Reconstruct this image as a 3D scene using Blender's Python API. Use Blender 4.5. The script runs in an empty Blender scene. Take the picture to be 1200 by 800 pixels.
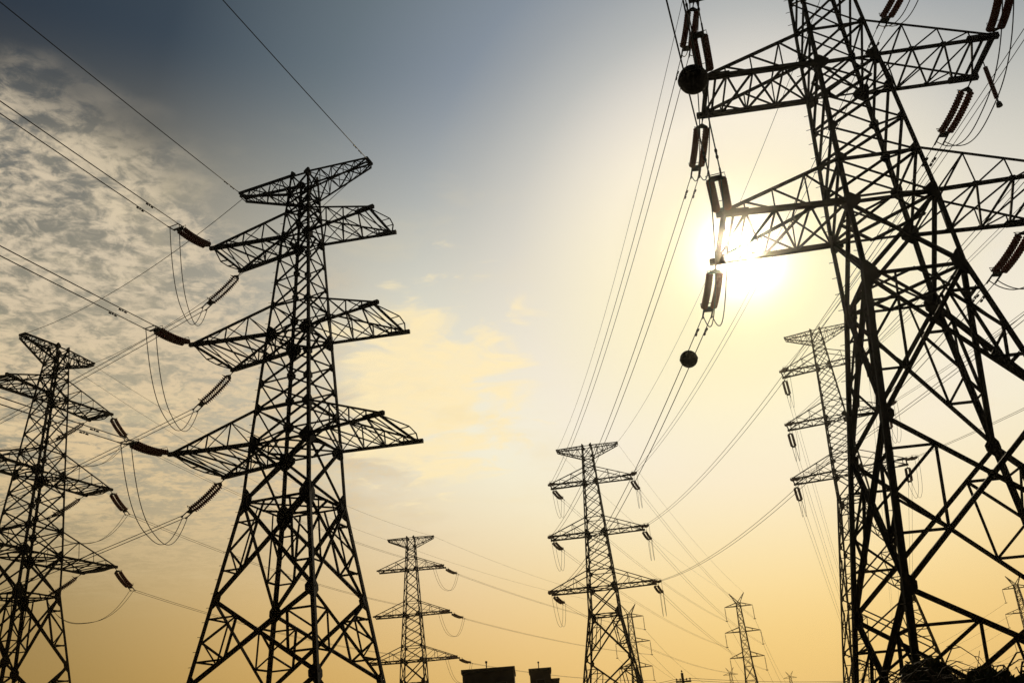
import bpy, math, random
from mathutils import Vector, Matrix
R = math.radians
random.seed(7)
sc = bpy.context.scene
COL = sc.collection

# ------------------------------------------------------------------ camera
EYE = Vector((0, 0, 1.6))
PITCH, ROLL = 0.43793, 0.07968
cam_d = bpy.data.cameras.new("camera")
cam_d.sensor_width = 36.0
cam_d.lens = 36.0 * 1070.6 / 1200.0
cam_d.clip_start, cam_d.clip_end = 0.1, 20000
cam = bpy.data.objects.new("camera", cam_d)
COL.objects.link(cam)
fw = Vector((0, math.cos(PITCH), math.sin(PITCH)))
up0 = Vector((0, -math.sin(PITCH), math.cos(PITCH)))
rt0 = Vector((1, 0, 0))
rt = rt0 * math.cos(ROLL) - up0 * math.sin(ROLL)
up = rt0 * math.sin(ROLL) + up0 * math.cos(ROLL)
m = Matrix((rt, up, -fw)).transposed().to_4x4()
m.translation = EYE
cam.matrix_world = m
sc.camera = cam

# ------------------------------------------------------------------ sun, sky, exposure
SUN = Vector((0.24941, 0.84209, 0.47820)).normalized()      # towards the sun
SUN_EL, SUN_AZ = math.asin(SUN.z), math.atan2(SUN.x, SUN.y)
sun_d = bpy.data.lights.new("sun", 'SUN')
sun_d.energy, sun_d.angle, sun_d.color = 3.2, R(0.55), (1.0, 0.84, 0.58)
sun = bpy.data.objects.new("sun", sun_d)
sun.rotation_euler = (-SUN).to_track_quat('-Z', 'Y').to_euler()
sun.location = SUN * 400
COL.objects.link(sun)

sc.view_settings.view_transform = 'Standard'
sc.view_settings.look = 'None'
sc.view_settings.exposure = 0.0
sc.view_settings.gamma = 1.0
sc.view_settings.use_curve_mapping = False


def lin(r, g, b):
    f = lambda c: (c / 255 / 12.92) if c / 255 <= 0.04045 else ((c / 255 + 0.055) / 1.055) ** 2.4
    return (f(r), f(g), f(b), 1.0)


world = bpy.data.worlds.new("World")
sc.world = world
world.use_nodes = True
nt = world.node_tree
nt.nodes.clear()
N = lambda t: nt.nodes.new(t)
L = nt.links.new


def mth(op, a, b=None, c=None, clamp=False):
    n = N('ShaderNodeMath')
    n.operation = op
    n.use_clamp = clamp
    for i, v in enumerate((a, b, c)):
        if v is None:
            continue
        if isinstance(v, (int, float)):
            n.inputs[i].default_value = v
        else:
            L(v, n.inputs[i])
    return n.outputs[0]


def vdot(v, vec):
    n = N('ShaderNodeVectorMath')
    n.operation = 'DOT_PRODUCT'
    L(v, n.inputs[0])
    n.inputs[1].default_value = tuple(vec)
    return n.outputs['Value']


def ramp(fac, stops, interp='LINEAR'):
    n = N('ShaderNodeValToRGB')
    n.color_ramp.interpolation = interp
    el = n.color_ramp.elements
    while len(el) < len(stops):
        el.new(0.5)
    for e, (p, c) in zip(el, stops):
        e.position = p
    for e, (p, c) in zip(el, stops):
        e.position = p
        e.color = c
    L(fac, n.inputs[0])
    return n.outputs['Color']


def smooth(v, a, b, lo=0.0, hi=1.0):
    n = N('ShaderNodeMapRange')
    n.interpolation_type = 'SMOOTHSTEP'
    n.inputs['From Min'].default_value = a
    n.inputs['From Max'].default_value = b
    n.inputs['To Min'].default_value = lo
    n.inputs['To Max'].default_value = hi
    L(v, n.inputs['Value'])
    return n.outputs['Result']


def mixc(fac, a, b, blend='MIX'):
    n = N('ShaderNodeMix')
    n.data_type = 'RGBA'
    n.blend_type = blend
    if isinstance(fac, (int, float)):
        n.inputs[0].default_value = fac
    else:
        L(fac, n.inputs[0])
    for i, v in ((6, a), (7, b)):
        if isinstance(v, tuple):
            n.inputs[i].default_value = v
        else:
            L(v, n.inputs[i])
    return n.outputs[2]


def noise(vec, scale, detail=4, rough=0.55, dist=0.0):
    n = N('ShaderNodeTexNoise')
    n.inputs['Scale'].default_value = scale
    n.inputs['Detail'].default_value = detail
    n.inputs['Roughness'].default_value = rough
    n.inputs['Distortion'].default_value = dist
    L(vec, n.inputs['Vector'])
    return n.outputs['Fac']


tc = N('ShaderNodeTexCoord')
DIR = tc.outputs['Generated']
sep = N('ShaderNodeSeparateXYZ')
L(DIR, sep.inputs[0])
elev = mth('MULTIPLY', mth('ARCSINE', sep.outputs['Z']), 180 / math.pi)
theta = mth('MULTIPLY', mth('ARCCOSINE', mth('MINIMUM', vdot(DIR, SUN), 1.0)), 180 / math.pi)
tf = mth('DIVIDE', theta, 60.0, clamp=True)


def stops(*l):
    return [(a / 60.0, tuple(x * k for x in lin(*c)[:3]) + (1.0,)) for a, c, k in l]


# three layers of air by the angle from the sun: horizon haze, middle, upper
top = ramp(tf, stops((0, (262, 258, 245), 0.6), (2.6, (262, 253, 240), 0.7), (4.5, (258, 247, 226), 0.86), (8, (246, 237, 222), 0.98), (11, (220, 216, 208), 0.98), (14, (184, 187, 186), 0.98), (17, (155, 162, 168), 1), (20, (131, 143, 156), 1), (27, (101, 115, 124), 1), (36, (55, 68, 80), 1), (46, (40, 50, 62), 1), (60, (30, 37, 48), 1)))
mid = ramp(tf, stops((0, (253, 248, 219), 0.6), (2.6, (250, 245, 210), 0.7), (4.5, (248, 239, 186), 0.88), (9, (251, 241, 202), 0.95), (14, (245, 236, 216), 1), (20, (246, 241, 218), 1), (27, (237, 226, 200), 1), (36, (217, 199, 158), 1), (46, (168, 156, 122), 1), (60, (127, 115, 87), 1)))
low = ramp(tf, stops((0, (254, 236, 180), 0.8), (9, (253, 225, 153), 0.95), (14, (252, 219, 131), 1.04), (20, (245, 207, 122), 1.06), (27, (234, 193, 119), 1.04), (36, (214, 172, 97), 1), (46, (171, 137, 73), 1), (60, (127, 97, 52), 1)))
behind = smooth(vdot(DIR, SUN), 0.35, -0.4)          # the half of the sky away from the sun is dim
sky = mixc(smooth(elev, 19.0, 43.0), mixc(smooth(elev, 3.5, 20.0), low, mid), top)

# broken altocumulus sheet at one height, thickest to the left of the towers
pz = mth('MAXIMUM', sep.outputs['Z'], 0.06)
cmb = N('ShaderNodeCombineXYZ')
L(mth('DIVIDE', sep.outputs['X'], pz), cmb.inputs[0])
L(mth('DIVIDE', sep.outputs['Y'], pz), cmb.inputs[1])
PL = cmb.outputs[0]
big = noise(PL, 3.2, 3, 0.5)
lump = noise(PL, 14.0, 7, 0.6, 0.8)
fine = noise(PL, 40.0, 4, 0.6, 0.6)
a, b = Vector((-0.450, 0.637, 0.626)), Vector((-0.250, 0.811, 0.529))
n1 = a.cross(b).normalized()
if n1.dot(Vector((-0.494, 0.84, 0.224))) < 0:
    n1 = -n1
wob = mth('MULTIPLY', mth('SUBTRACT', big, 0.5), 0.16)
m1 = smooth(mth('ADD', vdot(DIR, n1), wob), -0.03, 0.055)
c_, d_ = Vector((-0.233, 0.814, 0.531)), Vector((-0.19, 0.94, 0.227))
n2 = c_.cross(d_).normalized()
if n2.dot(Vector((-0.494, 0.84, 0.224))) < 0:
    n2 = -n2
m2 = smooth(mth('ADD', vdot(DIR, n2), mth('MULTIPLY', wob, 1.3)), -0.12, 0.09)
m3 = smooth(elev, 9.0, 19.0)
mask = mth('MULTIPLY', mth('MULTIPLY', m1, m2), m3)
dens = mth('ADD', mth('MULTIPLY', lump, 0.68), mth('MULTIPLY', fine, 0.32))
cov = mth('MULTIPLY', smooth(mth('ADD', dens, mth('MULTIPLY', mth('SUBTRACT', big, 0.5), 0.35)), 0.39, 0.60), mask)
cloud_col = mixc(smooth(elev, 13.0, 30.0), lin(238, 206, 152), lin(226, 208, 178))
veil = mixc(mth('MULTIPLY', mask, 0.42), sky, lin(116, 123, 126))
sky = mixc(mth('MULTIPLY', cov, 0.88), veil, cloud_col)
# a thin warm-lit bank and a few wisps right of the big left tower
PC = Vector((-0.098, 0.918, 0.385)).normalized()
pang = mth('MULTIPLY', mth('ARCCOSINE', mth('MINIMUM', vdot(DIR, PC), 1.0)), 180 / math.pi)
pn = noise(PL, 4.2, 6, 0.6, 0.9)
patch = mth('MULTIPLY', smooth(mth('SUBTRACT', pang, mth('MULTIPLY', mth('SUBTRACT', pn, 0.5), 18.0)), 7.0, 3.0), smooth(elev, 10.0, 17.0))
sky = mixc(mth('MULTIPLY', patch, mth('MULTIPLY_ADD', lump, 1.0, 0.42)), sky, lin(258, 238, 190))
thin = mth('MULTIPLY', smooth(noise(PL, 2.6, 5, 0.6, 0.5), 0.5, 0.72), smooth(elev, 8.0, 20.0))
thin = mth('MULTIPLY', thin, smooth(elev, 40.0, 28.0))
thin = mth('MULTIPLY', thin, smooth(theta, 9.0, 20.0))
sky = mixc(mth('MULTIPLY', thin, 0.35), sky, lin(242, 222, 176))
sky = mixc(mth('MULTIPLY', behind, 0.85), sky, lin(16, 18, 22))
# the sun's own disc behind the haze
disc = smooth(theta, 2.0, 0.2, 0.0, 2.5)
dn = N('ShaderNodeMix')
nish = N('ShaderNodeTexSky')
nish.sky_type = 'NISHITA'
nish.sun_disc = False
nish.sun_elevation, nish.sun_rotation = SUN_EL, SUN_AZ
nish.dust_density, nish.air_density = 4.0, 1.0
bg1 = N('ShaderNodeBackground')
L(sky, bg1.inputs[0])
bg1.inputs[1].default_value = 0.97
bg2 = N('ShaderNodeBackground')
L(nish.outputs[0], bg2.inputs[0])
bg2.inputs[1].default_value = 0.05
mxs = N('ShaderNodeMixShader')
mxs.inputs[0].default_value = 0.04
L(bg1.outputs[0], mxs.inputs[1])
L(bg2.outputs[0], mxs.inputs[2])
bg3 = N('ShaderNodeBackground')
bg3.inputs[0].default_value = (1.0, 0.93, 0.75, 1)
L(disc, bg3.inputs[1])
adds = N('ShaderNodeAddShader')
L(mxs.outputs[0], adds.inputs[0])
L(bg3.outputs[0], adds.inputs[1])
wo = N('ShaderNodeOutputWorld')
L(adds.outputs[0], wo.inputs['Surface'])


# ------------------------------------------------------------------ materials
def material(name, base, rough=0.6, metal=0.0, vary=0.25, scale=3.0, bump=0.0, spec=0.5):
    mt = bpy.data.materials.new(name)
    mt.use_nodes = True
    t = mt.node_tree
    bs = t.nodes['Principled BSDF']
    bs.inputs['Roughness'].default_value = rough
    bs.inputs['Metallic'].default_value = metal
    bs.inputs['Specular IOR Level'].default_value = spec
    c = t.nodes.new('ShaderNodeTexCoord')
    nz = t.nodes.new('ShaderNodeTexNoise')
    nz.inputs['Scale'].default_value = scale
    nz.inputs['Detail'].default_value = 6
    cr = t.nodes.new('ShaderNodeValToRGB')
    cr.color_ramp.elements[0].position, cr.color_ramp.elements[1].position = 0.3, 0.7
    cr.color_ramp.elements[0].color = tuple(x * (1 - vary) for x in base) + (1,)
    cr.color_ramp.elements[1].color = tuple(x * (1 + vary) for x in base) + (1,)
    t.links.new(c.outputs['Object'], nz.inputs['Vector'])
    t.links.new(nz.outputs['Fac'], cr.inputs[0])
    t.links.new(cr.outputs[0], bs.inputs['Base Color'])
    if bump:
        bp = t.nodes.new('ShaderNodeBump')
        bp.inputs['Strength'].default_value = bump
        t.links.new(nz.outputs['Fac'], bp.inputs['Height'])
        t.links.new(bp.outputs[0], bs.inputs['Normal'])
    return mt


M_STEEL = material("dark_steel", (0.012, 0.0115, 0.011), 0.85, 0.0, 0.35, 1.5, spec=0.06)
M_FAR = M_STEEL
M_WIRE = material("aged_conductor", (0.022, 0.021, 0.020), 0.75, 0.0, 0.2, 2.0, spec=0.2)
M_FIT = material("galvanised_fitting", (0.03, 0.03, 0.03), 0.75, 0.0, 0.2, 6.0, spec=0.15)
M_PORC = material("brown_porcelain", (0.16, 0.043, 0.022), 0.6, 0.0, 0.2, 6.0, spec=0.12)
M_BALL = material("weathered_ball_paint", (0.010, 0.008, 0.007), 0.8, 0.0, 0.3, 3.0, spec=0.08)
M_CONC = material("rough_concrete", (0.20, 0.18, 0.155), 0.9, 0.0, 0.25, 1.2, 0.3, spec=0.2)
M_WALL = material("grimy_render", (0.11, 0.095, 0.08), 0.9, 0.0, 0.3, 0.8, 0.2, spec=0.2)
M_ROOF = material("bitumen_roof", (0.05, 0.048, 0.046), 0.9, 0.0, 0.3, 2.0, 0.3, spec=0.2)
M_GLASS = material("dark_glass", (0.02, 0.022, 0.025), 0.12, 0.0, 0.1, 1.0)
M_WOOD = material("weathered_timber", (0.07, 0.05, 0.035), 0.9, 0.0, 0.3, 4.0, spec=0.2)
M_LEAF = material("dark_leaf", (0.035, 0.045, 0.018), 0.7, 0.0, 0.5, 1.5, spec=0.2)
M_TWIG = material("bare_twig", (0.05, 0.038, 0.026), 0.9, 0.0, 0.3, 3.0, spec=0.2)

gm = bpy.data.materials.new("field_soil_and_grass")
gm.use_nodes = True
g = gm.node_tree
gb = g.nodes['Principled BSDF']
gb.inputs['Roughness'].default_value = 1.0
gb.inputs['Specular IOR Level'].default_value = 0.03
gc = g.nodes.new('ShaderNodeTexCoord')
gn1 = g.nodes.new('ShaderNodeTexNoise'); gn1.inputs['Scale'].default_value = 0.05; gn1.inputs['Detail'].default_value = 8
gn2 = g.nodes.new('ShaderNodeTexNoise'); gn2.inputs['Scale'].default_value = 1.3; gn2.inputs['Detail'].default_value = 8
ga = g.nodes.new('ShaderNodeMath'); ga.operation = 'MULTIPLY_ADD'; ga.inputs[1].default_value = 0.5
gr = g.nodes.new('ShaderNodeValToRGB')
gr.color_ramp.elements[0].position, gr.color_ramp.elements[1].position = 0.6, 0.95
gr.color_ramp.elements[0].color = (0.035, 0.045, 0.018, 1)
gr.color_ramp.elements[1].color = (0.10, 0.075, 0.048, 1)
g.links.new(gc.outputs['Object'], gn1.inputs['Vector']); g.links.new(gc.outputs['Object'], gn2.inputs['Vector'])
g.links.new(gn1.outputs['Fac'], ga.inputs[0]); g.links.new(gn2.outputs['Fac'], ga.inputs[2])
g.links.new(ga.outputs[0], gr.inputs[0]); g.links.new(gr.outputs[0], gb.inputs['Base Color'])


# ------------------------------------------------------------------ mesh building
class MB:
    def __init__(s):
        s.v, s.f, s.smooth = [], [], []

    def add(s, vs, fs, smooth=False):
        o = len(s.v)
        s.v += [tuple(x) for x in vs]
        s.f += [tuple(i + o for i in f) for f in fs]
        s.smooth += [smooth] * len(fs)

    def angle(s, p0, p1, w, ref=None, t=None):
        """steel angle iron from p0 to p1, flange w"""
        p0, p1 = Vector(p0), Vector(p1)
        d = p1 - p0
        if d.length < 1e-4:
            return
        d.normalize()
        ref = Vector(ref) if ref is not None else Vector((0, 0, 1))
        u = ref - d * ref.dot(d)
        if u.length < 0.05:
            ref = Vector((1, 0, 0.3)); u = ref - d * ref.dot(d)
        u.normalize()
        v = d.cross(u)
        t = t or w * 0.16
        o = w * 0.35
        prof = [(0, 0), (w, 0), (w, t), (t, t), (t, w), (0, w)]
        vs = [p + u * (a - o) + v * (b - o) for p in (p0, p1) for a, b in prof]
        fs = [(i, (i + 1) % 6, 6 + (i + 1) % 6, 6 + i) for i in range(6)]
        fs += [(3, 2, 1, 0), (5, 4, 3, 0), (6, 7, 8, 9), (6, 9, 10, 11)]
        s.add(vs, fs)

    def box(s, c, hx, hy, hz, ax=None):
        c = Vector(c)
        X, Y, Z = ax or (Vector((1, 0, 0)), Vector((0, 1, 0)), Vector((0, 0, 1)))
        vs = [c + X * (hx * i) + Y * (hy * j) + Z * (hz * k) for k in (-1, 1) for j in (-1, 1) for i in (-1, 1)]
        s.add(vs, [(0, 2, 3, 1), (4, 5, 7, 6), (0, 1, 5, 4), (2, 6, 7, 3), (0, 4, 6, 2), (1, 3, 7, 5)])

    def plate(s, pts, nrm, t=0.05):
        """flat polygon with thickness"""
        nrm = Vector(nrm).normalized()
        n = len(pts)
        a = [Vector(p) + nrm * (t / 2) for p in pts]
        b = [Vector(p) - nrm * (t / 2) for p in pts]
        fs = [tuple(range(n)), tuple(range(2 * n - 1, n - 1, -1))]
        fs += [(i, n + i, n + (i + 1) % n, (i + 1) % n) for i in range(n)]
        s.add(a + b, fs)

    def tube(s, pts, r, k=6, caps=True):
        pts = [Vector(p) for p in pts]
        n = len(pts)
        rr = r if isinstance(r, (list, tuple)) else [r] * n
        vs, ref = [], None
        for i, p in enumerate(pts):
            d = (pts[min(i + 1, n - 1)] - pts[max(i - 1, 0)])
            if d.length < 1e-9:
                d = Vector((0, 0, 1))
            d.normalize()
            if ref is None:
                ref = Vector((0, 0, 1)) if abs(d.z) < 0.9 else Vector((1, 0, 0))
            u = (ref - d * ref.dot(d)).normalized()
            ref = u
            w = d.cross(u)
            for j in range(k):
                a = 2 * math.pi * j / k
                vs.append(p + (u * math.cos(a) + w * math.sin(a)) * rr[i])
        fs = [(i * k + j, i * k + (j + 1) % k, (i + 1) * k + (j + 1) % k, (i + 1) * k + j) for i in range(n - 1) for j in range(k)]
        if caps:
            fs += [tuple(range(k - 1, -1, -1)), tuple(range((n - 1) * k, n * k))]
        s.add(vs, fs, True)

    def lathe(s, prof, axis_pt, fr, k=16):
        """prof: (along, radius); fr = (axis, u, w)"""
        A, U, W = fr
        vs = []
        for a, r in prof:
            for j in range(k):
                t = 2 * math.pi * j / k
                vs.append(Vector(axis_pt) + A * a + (U * math.cos(t) + W * math.sin(t)) * max(r, 1e-4))
        n = len(prof)
        fs = [(i * k + j, i * k + (j + 1) % k, (i + 1) * k + (j + 1) % k, (i + 1) * k + j) for i in range(n - 1) for j in range(k)]
        fs += [tuple(range(k - 1, -1, -1)), tuple(range((n - 1) * k, n * k))]
        s.add(vs, fs, True)

    def build(s, name, mat, parent=None):
        me = bpy.data.meshes.new(name)
        me.from_pydata(s.v, [], s.f)
        me.polygons.foreach_set('use_smooth', s.smooth)
        me.materials.append(mat)
        me.update()
        o = bpy.data.objects.new(name, me)
        COL.objects.link(o)
        if parent:
            o.parent = parent
        return o


def tag(o, label=None, cat=None, group=None, kind=None):
    for k, v in (('label', label), ('category', cat), ('group', group), ('kind', kind)):
        if v:
            o[k] = v
    return o


def empty(name, loc=(0, 0, 0), rz=0.0):
    o = bpy.data.objects.new(name, None)
    o.empty_display_size = 0.5
    o.location = loc
    o.rotation_euler = (0, 0, rz)
    COL.objects.link(o)
    return o


def copy_tree(o, parent=None):
    c = o.copy()
    COL.objects.link(c)
    if parent:
        c.parent = parent
    for ch in list(o.children):
        copy_tree(ch, c)
    return c


# ------------------------------------------------------------------ ground and air
gmb = MB()
ring, K = [0, 20, 60, 140, 300, 700, 1400], 64
vs = [(0, 0, 0)] + [(r * math.cos(2 * math.pi * j / K), r * math.sin(2 * math.pi * j / K), 0) for r in ring[1:] for j in range(K)]
fs = [(0, 1 + j, 1 + (j + 1) % K) for j in range(K)]
for i in range(len(ring) - 2):
    o0 = 1 + i * K
    fs += [(o0 + j, o0 + K + j, o0 + K + (j + 1) % K, o0 + (j + 1) % K) for j in range(K)]
gmb.add(vs, fs)
tag(gmb.build("ground", gm), kind='structure')

HZ = MB()
HZ.box((0, 0, 32.5), 1500, 1500, 33.5)
hm = bpy.data.materials.new("warm_haze")
hm.use_nodes = True
ht = hm.node_tree
ht.nodes.clear()
ho = ht.nodes.new('ShaderNodeOutputMaterial')
hv = ht.nodes.new('ShaderNodeVolumePrincipled')
hv.inputs['Color'].default_value = (0.98, 0.93, 0.82, 1)
hv.inputs['Density'].default_value = 0.00025
hv.inputs['Anisotropy'].default_value = 0.993
ht.links.new(hv.outputs[0], ho.inputs['Volume'])
tag(HZ.build("haze", hm), kind='stuff')

# ------------------------------------------------------------------ lattice towers
# x, y, yaw, height of lowest arm, scale, peak gap, gap 1-2, gap 2-3, half lengths of peak and three arms,
# half widths of the three arm tips, half widths of the body at the arms and waist, drop of the waist
TW = {
    'A': [-15.942, 61.865, -0.291, 23.516, 1.03, 5.988, 8.63, 8.671, 5.665, 6.634, 7.248, 7.807, 1.964, 2.638, 3.175, 1.14, 1.678, 2.245, 2.469, 4.175],
    'B': [18.851, 39.25, -0.095, 25.08, 0.982, 6.083, 8.947, 8.956, 4.956, 6.539, 7.466, 8.16, 1.957, 1.588, 2.346, 1.14, 1.598, 2.12, 2.257, 4.018],
    'C': [11.04, 145.946, -0.174, 26.34, 0.998, 6.084, 8.5, 8.577, 5.093, 6.603, 7.393, 8.083, 1.3, 1.4, 1.6, 1.14, 1.638, 2.183, 2.363, 4.096],
    'D': [-23.859, 185.666, -0.048, 22.196, 1.001, 6.355, 8.871, 8.653, 4.668, 6.527, 7.338, 8.447, 1.3, 1.4, 1.6, 1.14, 1.638, 2.183, 2.363, 4.096],
    'E': [-51.578, 92.903, 1.192, 25.138, 1.071, 6.056, 8.834, 8.579, 4.453, 6.422, 7.412, 8.771, 1.7, 1.9, 2.4, 1.14, 1.638, 2.183, 2.363, 4.096],
    'F': [47.622, 130.832, -0.391, 37.474, 0.97, 5.937, 8.568, 8.416, 4.898, 6.507, 7.397, 8.196, 1.4, 1.5, 1.7, 1.14, 1.638, 2.183, 2.363, 4.096],
}
PANELS = {'A': [6.5, 5.2], 'B': [7.2, 7.1], 'C': [6.6, 6.4], 'D': [6.6, 6.2], 'E': [6.8, 6.3], 'F': [7.0, 7.0, 7.0, 6.6]}
STEEL_W = {'A': 1.14, 'B': 1.08, 'C': 1.05, 'D': 1.05, 'E': 1.12, 'F': 0.95}


class Tower:
    def __init__(s, key):
        p = TW[key]
        s.key = key
        s.x, s.y, s.yaw, s.z3, s.ls = p[:5]
        e, s12, s23 = p[5:8]
        s.z2 = s.z3 + s23
        s.z1 = s.z2 + s12
        s.zE = s.z1 + e
        s.zw = s.z3 - p[19]
        s.a = [q * s.ls for q in p[8:12]]
        s.tw = [0.42] + list(p[12:15])
        w1, w2, w3, ww = [q * s.ls for q in p[15:19]]
        s.prof = [(0, ww + 0.165 * s.zw), (s.zw, ww), (s.z3, w3), (s.z2, w2), (s.z1, w1), (s.zE, 0.78)]
        s.hu = {1: 2.3, 2: 2.45, 3: 2.6}
        s.zz = {0: s.zE, 1: s.z1, 2: s.z2, 3: s.z3}

    def w(s, z):
        pr = s.prof
        for (za, wa), (zb, wb) in zip(pr, pr[1:]):
            if z <= zb:
                return wa + (wb - wa) * (z - za) / (zb - za)
        return pr[-1][1]

    def c(s, z, i):
        w = s.w(z)
        sx, sy = [(-1, -1), (1, -1), (1, 1), (-1, 1)][i]
        return Vector((sx * w, sy * w, z))

    def tip(s, arm, side, dep, drop=0.0):
        a, t = s.a[arm] * side, s.tw[arm] * dep
        co, si = math.cos(s.yaw), math.sin(s.yaw)
        return Vector((s.x + a * co - t * si, s.y + a * si + t * co, s.zz[arm] - drop))


def gusset(mb, p, along, inward, nrm, g, h):
    along, inward = along.normalized(), inward.normalized()
    pts = [p - along * h, p - along * h * 0.8 + inward * g * 0.35, p - along * h * 0.25 + inward * g, p + along * h * 0.25 + inward * g, p + along * h * 0.8 + inward * g * 0.35, p + along * h,
           p + along * h * 0.7 - inward * 0.12 * g, p - along * h * 0.7 - inward * 0.12 * g]
    mb.plate(pts, nrm, 0.05)


def build_tower(key, label, group):
    T = Tower(key)
    root = empty("transmission_tower", (T.x, T.y, 0), T.yaw)
    tag(root, label, "transmission tower", group)
    sw = STEEL_W[key]
    # levels
    big = [T.zw]
    for h in PANELS[key]:
        big.append(big[-1] - h)
    big = [z for z in big if z > 3.0] + [0.25]
    lv = [T.zw, T.z3, T.z3 + T.hu[3]]
    for zt, hu in ((T.z2, T.hu[2]), (T.z1, T.hu[1])):
        z0 = lv[-1]
        for k in (1, 2):
            lv.append(z0 + (zt - z0) * k / 3)
        lv += [zt, zt + hu]
    zlow = T.zE - 1.9
    lv += [(lv[-1] + zlow) / 2, zlow, T.zE]
    horiz = {T.zw, T.z3, T.z3 + T.hu[3], T.z2, T.z2 + T.hu[2], T.z1, T.z1 + T.hu[1], zlow, T.zE}
    # legs with their gusset plates and footings
    for i in range(4):
        mb = MB()
        ctr = lambda z: Vector((0, 0, z))
        for za, zb, fl in ((0.1, T.zw, 0.235), (T.zw, T.z2, 0.20), (T.z2, T.z1, 0.175), (T.z1, T.zE, 0.15)):
            ks = [za] + [q[0] for q in T.prof if za < q[0] < zb] + [zb]
            for k0, k1 in zip(ks, ks[1:]):
                p0, p1 = T.c(k0, i), T.c(k1, i)
                d = (p1 - p0).normalized()
                # corner of the angle outwards, flanges along both faces
                mid = (p0 + p1) / 2
                u = Vector((-math.copysign(1, mid.x), 0, 0))
                u = (u - d * u.dot(d)).normalized()
                v = d.cross(u)
                if v.dot(Vector((0, -mid.y, 0))) < 0:
                    v = -v
                w = fl * sw
                t = w * 0.2
                prof = [(0, 0), (w, 0), (w, t), (t, t), (t, w), (0, w)]
                vs = [p + u * (a_ - w * .3) + v * (b_ - w * .3) for p in (p0 - d * 0.05, p1 + d * 0.05) for a_, b_ in prof]
                fs = [(q, (q + 1) % 6, 6 + (q + 1) % 6, 6 + q) for q in range(6)] + [(3, 2, 1, 0), (5, 4, 3, 0), (6, 7, 8, 9), (6, 9, 10, 11)]
                mb.add(vs, fs)
        for z in big[:-1] + lv[1:]:
            p = T.c(z, i)
            d = T.c(z + 0.3, i) - T.c(z - 0.3, i) if z < T.zE else T.c(z, i) - T.c(z - 0.6, i)
            if z in big and z != T.zw:
                gs, hs = 0.44, 0.55
            elif z == T.zw:
                gs, hs = 0.56, 0.80
            elif z in (T.z3, T.z2, T.z1):
                gs, hs = 0.62, 0.55
            elif z in horiz:
                gs, hs = 0.42, 0.42
            else:
                gs, hs = 0.34, 0.34
            if z > T.z2:
                gs, hs = gs * 0.75, hs * 0.8
            gs, hs = gs * sw * (0.92 if key == 'B' else 1.1), hs * sw * (0.95 if key == 'B' else 1.15)
            ix = Vector((-math.copysign(1, p.x), 0, 0))
            iy = Vector((0, -math.copysign(1, p.y), 0))
            gusset(mb, p - iy * 0.04, d, ix, iy, gs, hs)
            gusset(mb, p - ix * 0.04, d, iy, ix, gs, hs)
        if key in 'AB' and i in (0, 3):           # climbing pegs
            z = 2.5
            while z < T.zE - 0.5:
                p = T.c(z, i)
                o = Vector((math.copysign(1, p.x), math.copysign(0.25, p.y), 0)).normalized()
                mb.tube([p - o * 0.05, p + o * 0.30], 0.018, 5)
                z += 0.9
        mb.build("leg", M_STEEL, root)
        fb = MB()
        b = T.c(0, i)
        pts = [(-.55, -.55), (.55, -.55), (.55, .55), (-.55, .55)]
        fb.add([(b.x + x * 1.0, b.y + y * 1.0, -0.3) for x, y in pts] + [(b.x + x * .75, b.y + y * .75, 0.35) for x, y in pts],
               [(3, 2, 1, 0), (4, 5, 6, 7)] + [(k, (k + 1) % 4, 4 + (k + 1) % 4, 4 + k) for k in range(4)])
        fb.build("footing", M_CONC, root)
    # four braced faces
    for f in range(4):
        i, j = f, (f + 1) % 4
        mb = MB()
        nrm = [Vector((0, -1, 0)), Vector((1, 0, 0)), Vector((0, 1, 0)), Vector((-1, 0, 0))][f]
        inn = -nrm * 0.07
        def bar(p, q, w, off=0.0):
            mb.angle(p + inn * (1 + off), q + inn * (1 + off), w * sw, nrm)
        for za, zb in zip(lv, lv[1:]):
            w = 0.17 if za == T.zw else (0.115 if za < T.z2 else 0.10)
            bar(T.c(za, i), T.c(zb, j), w)
            bar(T.c(za, j), T.c(zb, i), w, 0.9)
        for z in horiz:
            bar(T.c(z, i), T.c(z, j), 0.13 if z <= T.z3 + 3 else 0.10, 0.4)
        for zb, za in zip(big, big[1:]):           # za below zb
            P = {(0, i): T.c(za, i), (0, j): T.c(za, j), (1, i): T.c(zb, i), (1, j): T.c(zb, j)}
            w = 0.20
            wa, wb = T.w(za), T.w(zb)
            bar(P[0, i], P[1, j], w)
            bar(P[0, j], P[1, i], w, 0.9)
            tcr = wa / (wa + wb)
            X = P[0, i].lerp(P[1, j], tcr)
            for s_, o_ in ((i, j), (j, i)):
                q1 = P[0, s_].lerp(X, 0.5)
                q2 = P[1, s_].lerp(X, 0.5)
                lz = lambda z: T.c(z, s_)
                md = lz((za + zb) / 2)
                bar(q1, lz(q1.z), 0.11, 1.4)
                bar(q2, lz(q2.z), 0.11, 1.4)
                bar(q1, q2, 0.12, 1.8)
                bar(q1, md, 0.11, 1.4)
                bar(q2, md, 0.11, 1.4)
            # small redundants above and below the crossing
            for e, zz in ((0, za), (1, zb)):
                if zz == T.zw:
                    ctr_ = (P[1, i] + P[1, j]) / 2
                    for s_ in (i, j):
                        bar(P[e, s_].lerp(X, 0.5), P[e, s_].lerp(ctr_, 0.62), 0.10, 1.6)
            mb.plate([X + inn * 1.4 + Vector((dx * (1 - abs(nrm.x)), dx * abs(nrm.x), dz)) for dx, dz in ((-.2, -.15), (.2, -.15), (.2, .15), (-.2, .15))], nrm, 0.04)
        mb.build("braced_face", M_STEEL, root)
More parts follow.
